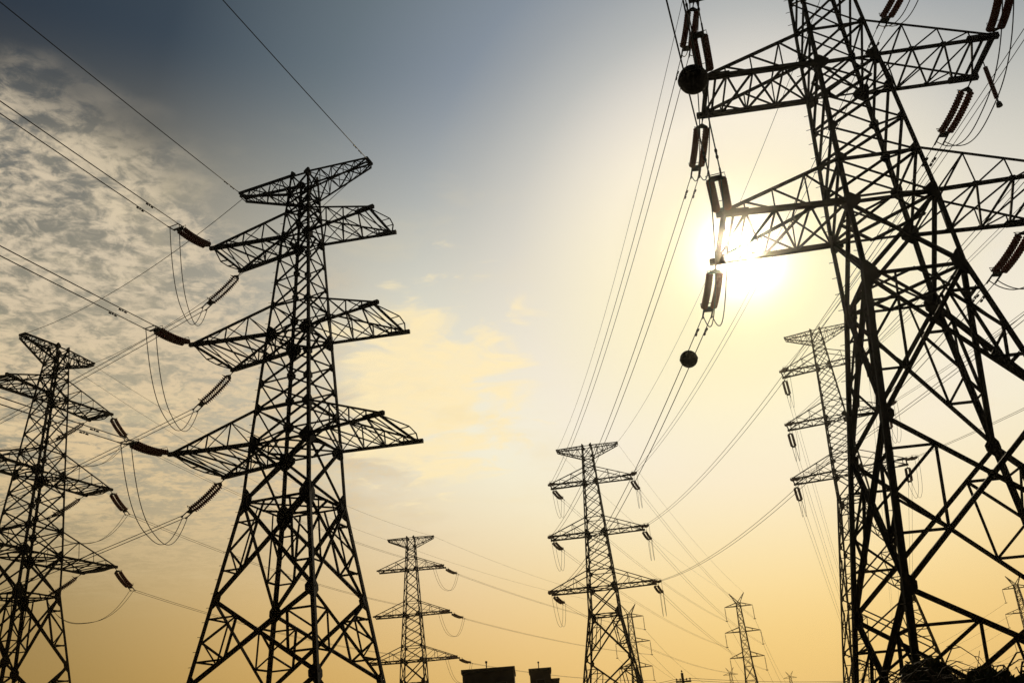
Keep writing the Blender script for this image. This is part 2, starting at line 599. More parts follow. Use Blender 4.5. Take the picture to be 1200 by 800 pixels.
    # plan bracing
    for z in (T.zw, T.z3, T.z2, T.z1):
        mb = MB()
        mids = [(T.c(z, k) + T.c(z, (k + 1) % 4)) / 2 for k in range(4)]
        for k in range(4):
            mb.angle(mids[k], mids[(k + 1) % 4], 0.12 * sw)
        mb.angle(T.c(z, 0), T.c(z, 2), 0.12 * sw)
        mb.angle(T.c(z, 1) - Vector((0, 0, .1)), T.c(z, 3) - Vector((0, 0, .1)), 0.12 * sw)
        mb.build("plan_bracing", M_STEEL, root)
    # arms
    for s_ in (-1, 1):
        ci = (0, 3) if s_ < 0 else (1, 2)          # near and far corners on this side
        for arm in (1, 2, 3):
            mb = MB()
            z, hu = T.zz[arm], T.hu[arm]
            tip = [Vector((T.a[arm] * s_, T.tw[arm] * dp, z)) for dp in (-1, 1)]
            lo = [T.c(z, k) for k in ci]
            hi = [T.c(z + hu, k) for k in ci]
            up_ = Vector((0, 0, 0.16))
            fr = [0, 0.3, 0.58, 0.82, 1.0] if key in 'ABE' else [0, .36, .7, 1.0]
            n = len(fr) - 1
            Lp = [[lo[e].lerp(tip[e], t) for t in fr] for e in (0, 1)]
            Hp = [[hi[e].lerp(tip[e] + up_, t) for t in fr] for e in (0, 1)]
            for e in (0, 1):
                mb.angle(lo[e], tip[e], 0.22 * sw, (0, 0, 1))
                mb.angle(hi[e], tip[e] + up_, 0.13 * sw, (0, 0, -1))
                for k in range(1, n):
                    mb.angle(Lp[e][k], Hp[e][k], 0.07 * sw, (0, 1, 0))
                for k in range(n - 1):
                    mb.angle(Hp[e][k + 1], Lp[e][k], 0.075 * sw, (0, 1, 0))
                if key == 'A':
                    for k in range(1, n - 1):
                        mb.angle(Hp[e][k], Lp[e][k + 1], 0.07 * sw, (0, 1, 0))
                for k in range(1, n):                       # small node plates on the main chord
                    X = (tip[e] - lo[e]).normalized()
                    mb.plate([Lp[e][k] + X * dx + Vector((0, 0, dz)) for dx, dz in ((-.2, -.05), (.2, -.05), (.12, .16), (-.12, .16))], (0, 1, 0), 0.04)
                X = (tip[e] - lo[e]).normalized()           # end plates
                Y = Vector((0, 0, 1)).cross(X).normalized()
                mb.box(tip[e] - X * 0.45 + Vector((0, 0, .06)), 0.72 * sw, 0.13, 0.14, (X, Y, X.cross(Y)))
            for k in range(1, n + 1):
                mb.angle(Lp[0][k], Lp[1][k], (0.20 if k == n else 0.08) * sw, (0, 0, 1))
            for k in range(n - 1):
                mb.angle(Lp[0][k], Lp[1][k + 1], 0.095 * sw, (0, 0, 1))
                mb.angle(Lp[1][k] + Vector((0, 0, .08)), Lp[0][k + 1] + Vector((0, 0, .08)), 0.095 * sw, (0, 0, 1))
                if k == 1:
                    mb.angle(Hp[0][k], Hp[1][k], 0.07 * sw, (0, 0, 1))
            mb.angle(Lp[0][n - 1], Lp[1][n], 0.09 * sw, (0, 0, 1))
            q0, q1 = lo[0].lerp(tip[0], 0.92), lo[1].lerp(tip[1], 0.92)
            mb.angle(q0, q1, 0.10 * sw, (0, 0, 1))
            if key in 'AE':                                 # light outrigger frame that keeps the jumper clear
                md = (tip[0] + tip[1]) / 2 + Vector((0.75 * s_, 0, 0.05))
                m2_ = tip[0].lerp(tip[1], 0.72) + Vector((0.62 * s_, 0, 0.02))
                mb.angle(tip[0], md, 0.085 * sw); mb.angle(md, m2_, 0.085 * sw); mb.angle(m2_, tip[1], 0.085 * sw)
                mb.angle((tip[0] + tip[1]) / 2, md, 0.07 * sw); mb.angle(tip[0].lerp(tip[1], 0.72), m2_, 0.07 * sw)
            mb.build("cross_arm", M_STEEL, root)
        mb = MB()
        tip = [Vector((T.a[0] * s_, T.tw[0] * dp, T.zE)) for dp in (-1, 1)]
        hi = [T.c(T.zE, k) for k in ci]
        lo = [T.c(zlow, k) for k in ci]
        dn_ = Vector((0, 0, -0.35))
        n = 5
        fr = [k / n for k in range(n + 1)]
        Hp = [[hi[e].lerp(tip[e], t) for t in fr] for e in (0, 1)]
        Lp = [[lo[e].lerp(tip[e] + dn_, t) for t in fr] for e in (0, 1)]
        for e in (0, 1):
            mb.angle(hi[e], tip[e], 0.16 * sw, (0, 0, -1))
            mb.angle(lo[e], tip[e] + dn_, 0.15 * sw, (0, 0, 1))
            for k in range(1, n + 1):
                mb.angle(Hp[e][k], Lp[e][k], 0.065 * sw, (0, 1, 0))
            for k in range(n):
                a_, b_ = (Hp[e][k], Lp[e][k + 1]) if k % 2 else (Lp[e][k], Hp[e][k + 1])
                mb.angle(a_, b_, 0.075 * sw, (0, 1, 0))
        for k in range(1, n + 1):
            mb.angle(Hp[0][k], Hp[1][k], 0.07 * sw)
            mb.angle(Lp[0][k], Lp[1][k], 0.07 * sw)
            a_, b_ = (0, 1) if k % 2 else (1, 0)
            mb.angle(Hp[a_][k - 1], Hp[b_][k], 0.065 * sw)
            mb.angle(Lp[a_][k - 1], Lp[b_][k], 0.065 * sw)
        mb.box((tip[0] + tip[1]) / 2, 0.12, 0.5, 0.1)
        mb.build("earth_wire_arm", M_STEEL, root)
    return T


GT = "lattice towers of the power lines"
t = {}
for key, lab in (('A', "big lattice tower left of centre with its right arms bare of strings"),
                 ('B', "huge nearest lattice tower at the right, its top cut off by the frame"),
                 ('C', "middle lattice tower standing alone right of the dark rooftop blocks"),
                 ('D', "smaller rooftop lattice tower between the big left tower and the dark rooftop blocks"),
                 ('E', "lattice tower at the left edge, its peak arm seen almost end on"),
                 ('F', "slim tall lattice tower half hidden behind the huge right tower")):
    t[key] = build_tower(key, lab, GT)

PH = {'A': "big left tower", 'B': "huge right tower", 'C': "middle tower", 'D': "rooftop tower",
      'E': "left edge tower", 'F': "slim half hidden tower"}
LV = {0: "peak", 1: "top", 2: "middle", 3: "lowest"}
SD = {-1: "left", 1: "right"}


# ------------------------------------------------------------------ small far suspension towers
def bearing(px_az, dist, z=0.0):
    return Vector((math.sin(R(px_az)) * dist, math.cos(R(px_az)) * dist, z))


SUS_ARMS = [(37.4, 3.7, 1.0), (30.8, 4.7, 1.15), (24.3, 4.5, 1.3)]


def make_suspension(label, group):
    root = empty("suspension_tower")
    tag(root, label, "transmission tower", group)
    prof = [(0, 3.1), (22, 1.15), (38.3, 0.55)]
    def w(z):
        for (a, wa), (b, wb) in zip(prof, prof[1:]):
            if z <= b:
                return wa + (wb - wa) * (z - a) / (b - a)
        return prof[-1][1]
    C = lambda z, i: Vector(([-1, 1, 1, -1][i] * w(z), [-1, -1, 1, 1][i] * w(z), z))
    for i in range(4):
        mb = MB()
        mb.angle(C(0, i), C(22, i), 0.24); mb.angle(C(22, i), C(38.3, i), 0.2)
        mb.build("leg", M_STEEL, root)
    lv = [0, 7.5, 13.5, 18.5, 22, 24.3, 26.4, 28.6, 30.8, 33, 35.2, 37.4, 38.3]
    for f in range(4):
        mb = MB()
        i, j = f, (f + 1) % 4
        for a, b in zip(lv, lv[1:]):
            ww = 0.16 if a < 22 else 0.11
            mb.angle(C(a, i), C(b, j), ww); mb.angle(C(a, j), C(b, i), ww)
            mb.angle(C(b, i), C(b, j), 0.11)
        mb.build("braced_face", M_STEEL, root)
    for z, a, h in SUS_ARMS:
        for s_ in (-1, 1):
            mb = MB()
            ci = (0, 3) if s_ < 0 else (1, 2)
            tp = Vector((a * s_, 0, z))
            for k in ci:
                mb.angle(C(z, k), tp, 0.17); mb.angle(C(min(z + h, 38.3), k), tp, 0.13)
                mb.angle(C(z, k).lerp(tp, .45), C(min(z + h, 38.3), k).lerp(tp, .45), 0.09)
            mb.angle(C(z, ci[0]).lerp(tp, .45), C(z, ci[1]).lerp(tp, .45), 0.09)
            mb.build("cross_arm", M_STEEL, root)
    for s_ in (-1, 1):
        mb = MB()
        ci = (0, 3) if s_ < 0 else (1, 2)
        tp = Vector((2.0 * s_, 0, 40.9))
        for k in ci:
            mb.angle(C(38.3, k), tp, 0.15)
            o = C(38.3, k); o.x *= -0.4
            mb.angle(o, tp, 0.12)
            mb.angle(C(38.3, k).lerp(tp, .5), o.lerp(tp, .5), 0.08)
        mb.build("earth_wire_horn", M_STEEL, root)
    return root


GS = "small far suspension towers with horned tops"
S = {}
sus0 = None
for key, az, dist, rz, lab in (('G', 5.75, 262, -12, "small far tower with horned top half hidden behind the middle tower"),
                               ('H', 12.2, 262, -8, "small horned tower standing clear between the middle and huge right towers"),
                               ('I', 27.0, 296, -14, "small horned tower cut by the right edge behind the huge tower's bracing"),
                               ('J', 14.36, 565, -10, "tiny horned tower top at the bottom edge right of the clear horned tower"),
                               ('K', 11.1, 500, -10, "tiny horned tower top at the bottom edge left of the clear horned tower")):
    if sus0 is None:
        sus0 = make_suspension(lab, GS)
        o = sus0
    else:
        o = copy_tree(sus0)
        o['label'] = lab
    o.location = bearing(az, dist)
    o.rotation_euler = (0, 0, R(rz))
    S[key] = (o.location.copy(), R(rz))


def sus_tip(key, arm, side, drop=0.0):
    p, rz = S[key]
    z, a, h = SUS_ARMS[arm - 1] if arm else (40.9, 2.0, 0)
    return Vector((p.x + a * side * math.cos(rz), p.y + a * side * math.sin(rz), z - drop))


# ------------------------------------------------------------------ insulator strings
AX = (Vector((1, 0, 0)), Vector((0, 1, 0)), Vector((0, 0, 1)))
SLEN, SEP = 4.3, 0.27


def make_string(yw=0.25):
    root = empty("insulator_string")
    mb = MB()                                             # tower end: shackle, links, triangular yoke
    mb.tube([(0, 0, 0), (0.28, 0, -0.02)], 0.05, 6)
    mb.tube([(0.22, 0, -0.02), (0.55, 0, -0.04)], 0.035, 6)
    mb.plate([(0.48, 0, -0.04), (0.72, -0.34, -0.06), (0.80, -0.34, -0.06), (0.80, 0.34, -0.06), (0.72, 0.34, -0.06)], (0, 0, 1), 0.05)
    mb.build("tower_yoke", M_FIT, root)
    for s_ in (-1, 1):
        mb = MB()
        n, p0, p1 = 16, 0.80, 3.55
        sag = lambda x: -0.06 - 0.13 * (1 - ((x - 2.2) / 1.5) ** 2)
        for k in range(n):
            x = p0 + 0.06 + (p1 - p0 - 0.12) * k / (n - 1)
            prof = [(-0.085, 0.05), (-0.07, 0.075), (-0.03, 0.08), (-0.004, 0.17), (0.02, 0.2), (0.036, 0.195), (0.036, 0.16), (0.03, 0.08), (0.085, 0.05)]
            mb.lathe(prof, Vector((x, s_ * SEP, sag(x))), AX, 14)
        mb.tube([(p0 - 0.02, s_ * SEP, -0.06), (p1 + 0.02, s_ * SEP, sag(p1))], 0.02, 5)
        mb.build("disc_stack", M_PORC, root)
    mb = MB()                                             # line end: yoke and rectangular ring
    z = -0.08
    mb.plate([(3.55, -0.34, z), (3.63, -0.34, z), (3.80, -0.26, z), (3.80, 0.26, z), (3.63, 0.34, z), (3.55, 0.34, z)], (0, 0, 1), 0.05)
    mb.plate([(3.80, -yw - .04, z), (3.98, -yw - .04, z), (3.98, yw + .04, z), (3.80, yw + .04, z)], (0, 0, 1), 0.06)
    for s_ in (-1, 1):
        mb.tube([(3.9, s_ * yw, z), (SLEN + 0.25, s_ * yw, z)], 0.05, 6)
    if yw > 0.3:
        mb.tube([(3.9, -yw, z), (SLEN + .1, -yw, z), (SLEN + .1, yw, z), (3.9, yw, z)], 0.04, 6)
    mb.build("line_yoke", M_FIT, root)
    mb = MB()
    loop = [(3.6, -0.42, z), (3.6, -0.42, z + 0.3), (3.6, 0.42, z + 0.3), (3.6, 0.42, z)]
    mb.tube(loop, 0.022, 5)
    mb.build("arcing_horn", M_FIT, root)
    mb = MB()
    loop = [(0.78, -0.34, -0.06), (0.95, -0.34, 0.26), (0.95, 0.34, 0.26), (0.78, 0.34, -0.06)]
    mb.tube(loop, 0.02, 5)
    mb.build("arcing_horn", M_FIT, root)
    return root


STR0 = {}
GI = "double insulator strings on the tower arms"


def hang_string(A, d, label, yw=0.25):
    """A: arm corner; d: unit direction towards the wires. Returns the two clamp points."""
    if yw not in STR0:
        STR0[yw] = make_string(yw)
        o = STR0[yw]
    else:
        o = copy_tree(STR0[yw])
    X = Vector(d).normalized()
    Y = Vector((0, 0, 1)).cross(X).normalized()
    Z = X.cross(Y)
    mt = Matrix((X, Y, Z)).transposed().to_4x4()
    mt.translation = A
    o.matrix_world = mt
    tag(o, label, "insulator string", GI)
    return [A + X * SLEN + Y * (s_ * yw) - Z * 0.08 for s_ in (-1, 1)]


# ------------------------------------------------------------------ wires
GB = "twin conductor bundles"


def arc(P, Q, sag, n=36):
    P, Q = Vector(P), Vector(Q)
    pts = []
    for k in range(n + 1):
        u = k / n
        p = P.lerp(Q, u)
        p.z -= 4 * sag * u * (1 - u)
        pts.append(p)
    return pts


def bundle(P2, Q2, sag, label, r=0.034, dampers=(), spacers=(), n=36):
    root = empty("conductor_bundle", (Vector(P2[0]) + Vector(P2[1])) / 2)
    tag(root, label, "power line", GB)
    base = root.location
    curves = []
    for P, Q in zip(P2, Q2):
        mb = MB()
        c = arc(P, Q, sag, n)
        curves.append(c)
        mb.tube([p - base for p in c], r, 5)
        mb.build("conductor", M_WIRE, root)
    Lh = (curves[0][-1] - curves[0][0]).length
    def at(ci, s):
        u = s / Lh
        p = Vector(P2[ci]).lerp(Vector(Q2[ci]), u)
        p.z -= 4 * sag * u * (1 - u)
        return p
    for s in dampers:
        for ci in (0, 1):
            mb = MB()
            p, q = at(ci, s), at(ci, s + 0.5)
            d = (q - p).normalized()
            lowz = Vector((0, 0, -0.12))
            mb.tube([p + lowz - d * 0.3 - base, p + lowz + d * 0.3 - base], 0.018, 5)
            for e in (-1, 1):
                mb.tube([p + lowz + d * (0.18 * e) - base, p + lowz + d * (0.36 * e) - base], 0.06, 8)
            mb.box(p + lowz * 0.5 - base, 0.035, 0.035, 0.09)
            mb.build("vibration_damper", M_FIT, root)
    for s in spacers:
        mb = MB()
        mb.tube([at(0, s) - base, at(1, s) - base], 0.03, 6)
        mb.build("spacer", M_FIT, root)
    return curves, at


def single(P, Q, sag, label, r=0.024, n=36, group="single earth wires", name="earth_wire"):
    mb = MB()
    P, Q = Vector(P), Vector(Q)
    c = arc(P, Q, sag, n)
    mb.tube([p - P for p in c], r, 5)
    if r > 0.03 and name == 'earth_wire':
        d = (c[1] - c[0]).normalized()
        for q in (1.6, 2.5):
            o_ = d * q + Vector((0, 0, -.06))
            mb.tube([o_ - d * .22, o_ - d * .1, o_ + d * .1, o_ + d * .22], [.06, .03, .03, .06], 6)
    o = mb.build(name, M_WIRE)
    o.location = P
    return tag(o, label, "power line" if name != "earth_wire" else "earth wire", group)


GJ = "jumper loops between strings"


def jumper(P2, Q2, drop, label, r=0.03, skew=0.0):
    root = empty("jumper_loop", (Vector(P2[0]) + Vector(P2[1])) / 2)
    tag(root, label, "jumper wire", GJ)
    base = root.location
    for P, Q in zip(P2, Q2):
        mb = MB()
        P, Q = Vector(P), Vector(Q)
        pts = []
        for k in range(29):
            u = k / 28
            p = P.lerp(Q, u)
            x = 2 * u - 1
            p.z -= drop * (1 - abs(x) ** 2.6)
            pts.append(p - base)
        mb.tube(pts, r, 5)
        mb.build("jumper_wire", M_WIRE, root)
    return root


def hdir(az, el):
    return Vector((math.sin(R(az)) * math.cos(R(el)), math.cos(R(az)) * math.cos(R(el)), math.sin(R(el))))


def flip(p2):
    return [p2[1], p2[0]]


def far_end(P2, az, dist, z):
    off = Vector((math.sin(R(az)) * dist, math.cos(R(az)) * dist, 0))
    r_ = []
    for p in P2:
        q = p + off
        q.z = z
        r_.append(q)
    return r_


# --- big left tower: spans from behind the camera, and short spans off to the left
ends = {}
for arm, el1, z_end, el2, az2 in ((1, -2, 38.6, -36, -72), (2, -3, 31.5, -37, -72), (3, -2, 23.5, -33, -70)):
    T = t['A']
    c1 = hang_string(T.tip(arm, -1, -1), hdir(203, el1), f"nearly level disc string on the {LV[arm]} left arm of the big left tower", 0.45)
    e1 = far_end(c1, 195.5, 230, z_end)
    bundle(c1, e1, 4.5, f"twin wires from the {LV[arm]} left arm of the big left tower to the upper left", r=0.036, dampers=(3.4,), spacers=(70, 130))
    c2 = hang_string(T.tip(arm, -1, 1), hdir(az2, el2), f"steeply drooping disc string on the {LV[arm]} left arm of the big left tower")
    e2 = far_end(c2, -59, 150, c2[0].z - [0, 3.0, 2.0, 1.5][arm])
    bundle(c2, e2, 3.2, f"twin wires from the drooping {LV[arm]} string of the big left tower", r=0.03)
    jumper(c1, flip(c2), 4.0, f"jumper loop below the {LV[arm]} left arm of the big left tower", r=0.03)
T = t['A']
single(T.tip(0, -1, 0), T.tip(0, -1, 0) + Vector((-0.2672, -0.9636, 0)) * 230 + Vector((0, 0, -4)), 5.0,
       "earth wire from the left peak of the big left tower to the top left corner", r=0.032)
single(T.tip(0, 1, 0), T.tip(0, 1, 0) + Vector((-0.2672, -0.9636, 0)) * 230 + Vector((0, 0, -4)), 5.0,
       "earth wire from the right peak of the big left tower up to the top edge", r=0.032)
single(T.tip(0, -1, 0, .3), t['E'].tip(0, -1, 0), 1.6, "earth wire between the left peaks of the big left and left edge towers", r=0.026)
single(T.tip(0, 1, 0, .3), t['E'].tip(0, 1, 0), 2.2, "earth wire from the right peak of the big left tower to the left edge tower", r=0.024)

# --- left edge tower to the tower above the rooftops and on to the far horned tower
for arm in (1, 2, 3):
    E, D = t['E'], t['D']
    a_, b_ = E.tip(arm, 1, -1), D.tip(arm, 1, -1)
    az = math.degrees(math.atan2(b_.x - a_.x, b_.y - a_.y))
    c1 = hang_string(a_, hdir(az - 12, -24), f"drooping disc string on the {LV[arm]} right arm of the left edge tower")
    c2 = hang_string(b_, hdir(az + 180, -8), f"left facing disc string on the {LV[arm]} right arm of the {PH['D']}")
    bundle(c1, flip(c2), 1.6, f"twin wires from the {LV[arm]} arm of the left edge tower towards the rooftops", r=0.022)
    c3 = hang_string(E.tip(arm, 1, 1), hdir(-100, -34), f"disc string slanting down left across the {LV[arm]} arm of the left edge tower")
    e3 = far_end(c3, -86, 160, c3[0].z - 1)
    bundle(c3, e3, 3.0, f"twin wires leaving the picture from the {LV[arm]} arm of the left edge tower", r=0.028)
    jumper(c1, flip(c3), 3.2, f"jumper loop under the {LV[arm]} right arm of the left edge tower", r=0.026)
    b2 = D.tip(arm, 1, 1)
    g_ = sus_tip('G', arm, 1, 3.6)
    az = math.degrees(math.atan2(g_.x - b2.x, g_.y - b2.y))
    c4 = hang_string(b2, hdir(az, -9), f"right facing disc string on the {LV[arm]} right arm of the {PH['D']}")
    bundle(c4, [g_ + Vector((-.25, 0, 0)), g_ + Vector((.25, 0, 0))][::-1], 1.0, f"twin wires running right from the {LV[arm]} right arm of the {PH['D']}", r=0.024)
    jumper(c2, flip(c4), 4.0, f"hanging jumper loop under the {LV[arm]} right arm of the {PH['D']}", r=0.028)
for s_ in (-1, 1):
    single(t['E'].tip(0, 1, 0) if s_ > 0 else t['E'].tip(0, -1, 0), t['D'].tip(0, s_, 0), 2.5,
           f"earth wire reaching the {SD[s_]} peak of the {PH['D']} from the left", r=0.018)
    single(t['D'].tip(0, s_, 0), sus_tip('G', 0, s_), 1.5, f"earth wire leaving the {SD[s_]} peak of the {PH['D']} to the right", r=0.018)

# --- huge right tower: spans over the camera and spans to the middle tower
AT = {}
for arm in (1, 2, 3):
    for s_ in (-1, 1):
        B, C = t['B'], t['C']
        a_, b_ = B.tip(arm, s_, 1), C.tip(arm, s_, -1)
        az = math.degrees(math.atan2(b_.x - a_.x, b_.y - a_.y))
        c1 = hang_string(a_, hdir(az + (5 if s_ < 0 else -1), -13 if arm > 1 else -4), f"disc string slanting down from the {LV[arm]} {SD[s_]} arm of the huge right tower")
        c2 = hang_string(b_, hdir(az + 180, -10), f"end-on disc string at the {LV[arm]} {SD[s_]} arm tip of the middle tower")
        AT[arm, s_] = bundle(c1, flip(c2), 2.7, f"twin wires joining the {LV[arm]} {SD[s_]} arms of the huge right and middle towers",
                             r=0.027 if s_ < 0 else 0.023, dampers=(1.6,))
        c0 = hang_string(B.tip(arm, s_, -1), hdir(196.0, -4), f"disc string rising overhead from the {LV[arm]} {SD[s_]} arm of the huge right tower")
        e0 = far_end(c0, 196.5, 220, c0[0].z - 3)
        AT[arm, s_, 'n'] = bundle(c0, e0, 5.0, f"twin wires rising overhead from the {LV[arm]} {SD[s_]} arm of the huge right tower", r=0.030, dampers=(1.8,))
        jumper(c0, flip(c1), 2.8, f"jumper loop hanging past the {LV[arm]} {SD[s_]} arm of the huge right tower", r=0.03)
        # middle tower onwards
        h_ = sus_tip('H', arm, s_, 3.6)
        d_ = C.tip(arm, s_, 1)
        az = math.degrees(math.atan2(h_.x - d_.x, h_.y - d_.y))
        c3 = hang_string(d_, hdir(az, -11), f"small paired disc string hanging below the {LV[arm]} {SD[s_]} arm of the middle tower")
        bundle(c3, [h_ + Vector((-.2, 0, 0)), h_ + Vector((.2, 0, 0))][::-1], 2.0,
               f"thin twin wires descending right from the {LV[arm]} {SD[s_]} arm of the middle tower", r=0.020)
        jumper(c2, flip(c3), 4.2, f"thin jumper loop under the {LV[arm]} {SD[s_]} arm of the middle tower", r=0.026)
for s_ in (-1, 1):
    single(t['B'].tip(0, s_, 0), t['C'].tip(0, s_, 0), 3.5, f"faint earth wire from the top edge to the {SD[s_]} peak of the middle tower", r=0.020)
    single(t['C'].tip(0, s_, 0), sus_tip('H', 0, s_), 2.0, f"faint earth wire descending right from the {SD[s_]} peak of the middle tower", r=0.016)

# --- tower behind the huge one: spans to the upper right and away
for arm in (1, 2, 3):
    for s_ in (-1, 1):
        F = t['F']
        c0 = hang_string(F.tip(arm, s_, -1), hdir(184, -12), f"end-on disc string, {LV[arm]} {SD[s_]} arm of the {PH['F']}")
        e0 = far_end(c0, 184.5, 280, c0[0].z - 12)
        bundle(c0, e0, 9.5, f"twin wires towards the right edge, {LV[arm]} {SD[s_]} arm of the {PH['F']}", r=0.026)
        c1 = hang_string(F.tip(arm, s_, 1), hdir(20, -24), f"hanging paired disc string, {LV[arm]} {SD[s_]} arm of the {PH['F']}")
        e1 = far_end(c1, 19.0, 620, c1[0].z - 16)
        bundle(c1, e1, 9.0, f"thin twin wires receding from the {LV[arm]} {SD[s_]} arm of the {PH['F']}", r=0.022)
        jumper(c0, flip(c1), 3.6, f"jumper loop under the {LV[arm]} {SD[s_]} arm of the {PH['F']}", r=0.024)

# --- horned towers: hanging strings and the lines between them
SH0 = None
GH = "plain hanging strings on the horned towers"
for key, ph in (('G', "half hidden horned tower"), ('H', "clear small horned tower"), ('I', "horned tower at the right edge")):
    for arm in (1, 2, 3):
        for s_ in (-1, 1):
            if SH0 is None:
                SH0 = empty("suspension_string")
                mb = MB()
                mb.tube([(0, 0, 0), (0, 0, -3.6)], 0.05, 5)
                for k in range(16):
                    mb.lathe([(0, .05), (0.05, .17), (0.09, .05)], (0, 0, -0.5 - 0.18 * k), (Vector((0, 0, -1)), Vector((1, 0, 0)), Vector((0, 1, 0))), 8)
                mb.build("disc_stack", M_PORC, SH0)
                mb = MB(); mb.box((0, 0, -3.6), 0.28, 0.2, 0.08); mb.build("wire_clamp", M_FIT, SH0)
                o = SH0
            else:
                o = copy_tree(SH0)
            o.location = sus_tip(key, arm, s_)
            tag(o, f"thin hanging string on the {LV[arm]} {SD[s_]} arm of the {ph}", "insulator string", GH)
GD = "faint single lines between the far horned towers"
for arm in (1, 2, 3):
    for s_ in (-1, 1):
        single(sus_tip('H', arm, s_, 3.6), sus_tip('J', arm, s_, 3.6), 9, f"faint line receding from the {LV[arm]} {SD[s_]} arm of the clear small horned tower", 0.03, group=GD, name="far_line")
        single(sus_tip('G', arm, s_, 3.6), sus_tip('K', arm, s_, 3.6), 8, f"faint line receding from the {LV[arm]} {SD[s_]} arm of the half hidden horned tower", 0.03, group=GD, name="far_line")
        e = sus_tip('I', arm, s_, 3.6)
        single(e, e + Vector((-10, 260, 0)), 9, f"faint line receding from the {LV[arm]} {SD[s_]} arm of the right edge horned tower", 0.026, group=GD, name="far_line")


# --- marker balls on the lowest left bundle of the huge right tower
def marker(P, label):
    mb = MB()
    prof = []
    n = 20
    rad = 0.54
    for k in range(n + 1):
        a = math.pi * k / n
        prof.append((-rad * math.cos(a), rad * math.sin(a)))
    mb.lathe(prof, (0, 0, 0), (Vector((0, 0, 1)), Vector((1, 0, 0)), Vector((0, 1, 0))), 32)
    root = empty("marker_ball", P)
    tag(root, label, "marker ball", "marker balls clamped on the wires")
    mb.build("shell", M_BALL, root)
    mb = MB()
    mb.lathe([(-0.03, rad - .01), (-0.03, rad + .02), (0.03, rad + .02), (0.03, rad - .01)], (0, 0, 0), (Vector((0, 0, 1)), Vector((1, 0, 0)), Vector((0, 1, 0))), 32)
    mb.build("seam_flange", M_BALL, root)
    return root


at = AT[3, -1, 'n'][1]
marker((at(0, 7.4) + at(1, 7.4)) / 2, "larger dark marker ball beside the left arm tip of the huge right tower")
at = AT[3, -1][1]
marker((at(0, 5.0) + at(1, 5.0)) / 2, "smaller dark marker ball on the wires below the glowing sun")

# --- pilot string that holds the jumper off the middle right arm of the huge tower
B = t['B']
pm = B.tip(2, 1, 0)
root = empty("pilot_insulator", pm)
tag(root, "slim weighted post insulator hanging from the middle right arm of the huge right tower", "insulator string")
mb = MB(); mb.tube([(0, 0, 0), (0, 0, -0.6)], 0.03, 6); mb.build("link_rod", M_FIT, root)
mb = MB()
for k in range(22):
    mb.lathe([(0, .06), (0.03, .12), (0.05, .12), (0.07, .06)], (0, 0, -0.6 - 0.095 * k), (Vector((0, 0, -1)), Vector((1, 0, 0)), Vector((0, 1, 0))), 10)
mb.tube([(0, 0, -.6), (0, 0, -2.75)], 0.055, 8)
mb.build("disc_stack", M_PORC, root)
mb = MB(); mb.tube([(0, 0, -2.75), (0, 0, -2.95)], 0.05, 6); mb.lathe([(0, .06), (.08, .13), (.3, .16), (.33, .08)], (0, 0, -2.9), (Vector((0, 0, -1)), Vector((1, 0, 0)), Vector((0, 1, 0))), 10); mb.build("hold_down_weight", M_FIT, root)


# ------------------------------------------------------------------ rooftops, utility pole, scrub
def block(az, dist, hw, hd, h, label, annex=None, floors=4):
    p = bearing(az, dist)
    root = empty("concrete_block", p, -R(az) * 0.3)
    tag(root, label, "building", "dark flat roofed blocks at the bottom edge")
    mb = MB(); mb.box((0, 0, h / 2), hw, hd, h / 2); mb.build("wall", M_WALL, root)
    mb = MB(); mb.box((0, 0, h + 0.12), hw + 0.14, hd + 0.14, 0.118)
    for x0, y0, hx, hy in ((0, -hd - 0.02, hw + 0.14, 0.1), (0, hd + 0.02, hw + 0.14, 0.1), (-hw - 0.02, 0, 0.1, hd - 0.09), (hw + 0.02, 0, 0.1, hd - 0.09)):
        mb.box((x0, y0, h + 0.36), hx, hy, 0.13)
    rf = mb.build("roof", M_ROOF, root)
    mb = MB(); mb.tube([(-hw * .1, 0, h + .2), (-hw * .1, 0, h + 1.5)], 0.07, 6); mb.tube([(-hw * .1, 0, h + 1.45), (-hw * .1, 0, h + 1.7)], 0.14, 8)
    mb.build("vent_pipe", M_FIT, rf)
    for k in range(floors):
        for x in ([-0.5, 0.5] if hw > 2 else [0]):
            zc = 1.9 + k * (h - 1) / floors
            mb = MB()
            for dx, dz, hx, hz in ((-.6, 0, .06, .75), (.6, 0, .06, .75), (0, .75, .66, .06), (0, -.75, .72, .08)):
                mb.box((x * hw + dx, -hd - 0.03, zc + dz), hx, 0.07, hz)
            wn = mb.build("window", M_CONC, root)
            mb = MB(); mb.box((x * hw, -hd - 0.012, zc), .54, 0.01, .69); mb.build("pane", M_GLASS, wn)
    if annex:
        ax_, aw, ah = annex
        mb = MB(); mb.box((ax_, 0, ah / 2), aw, hd * .8, ah / 2); mb.box((ax_, 0, ah + .1), aw + .1, hd * .8 + .1, .098)
        mb.build("annex", M_WALL, root)


block(-2.9, 120, 3.1, 4.0, 12.5, "wider dark flat roofed block with a short vent at the bottom edge")
block(0.1, 150, 1.6, 2.6, 15.0, "narrow dark flat roofed block with a lower step on its right", (2.2, 0.6, 13.7), 5)

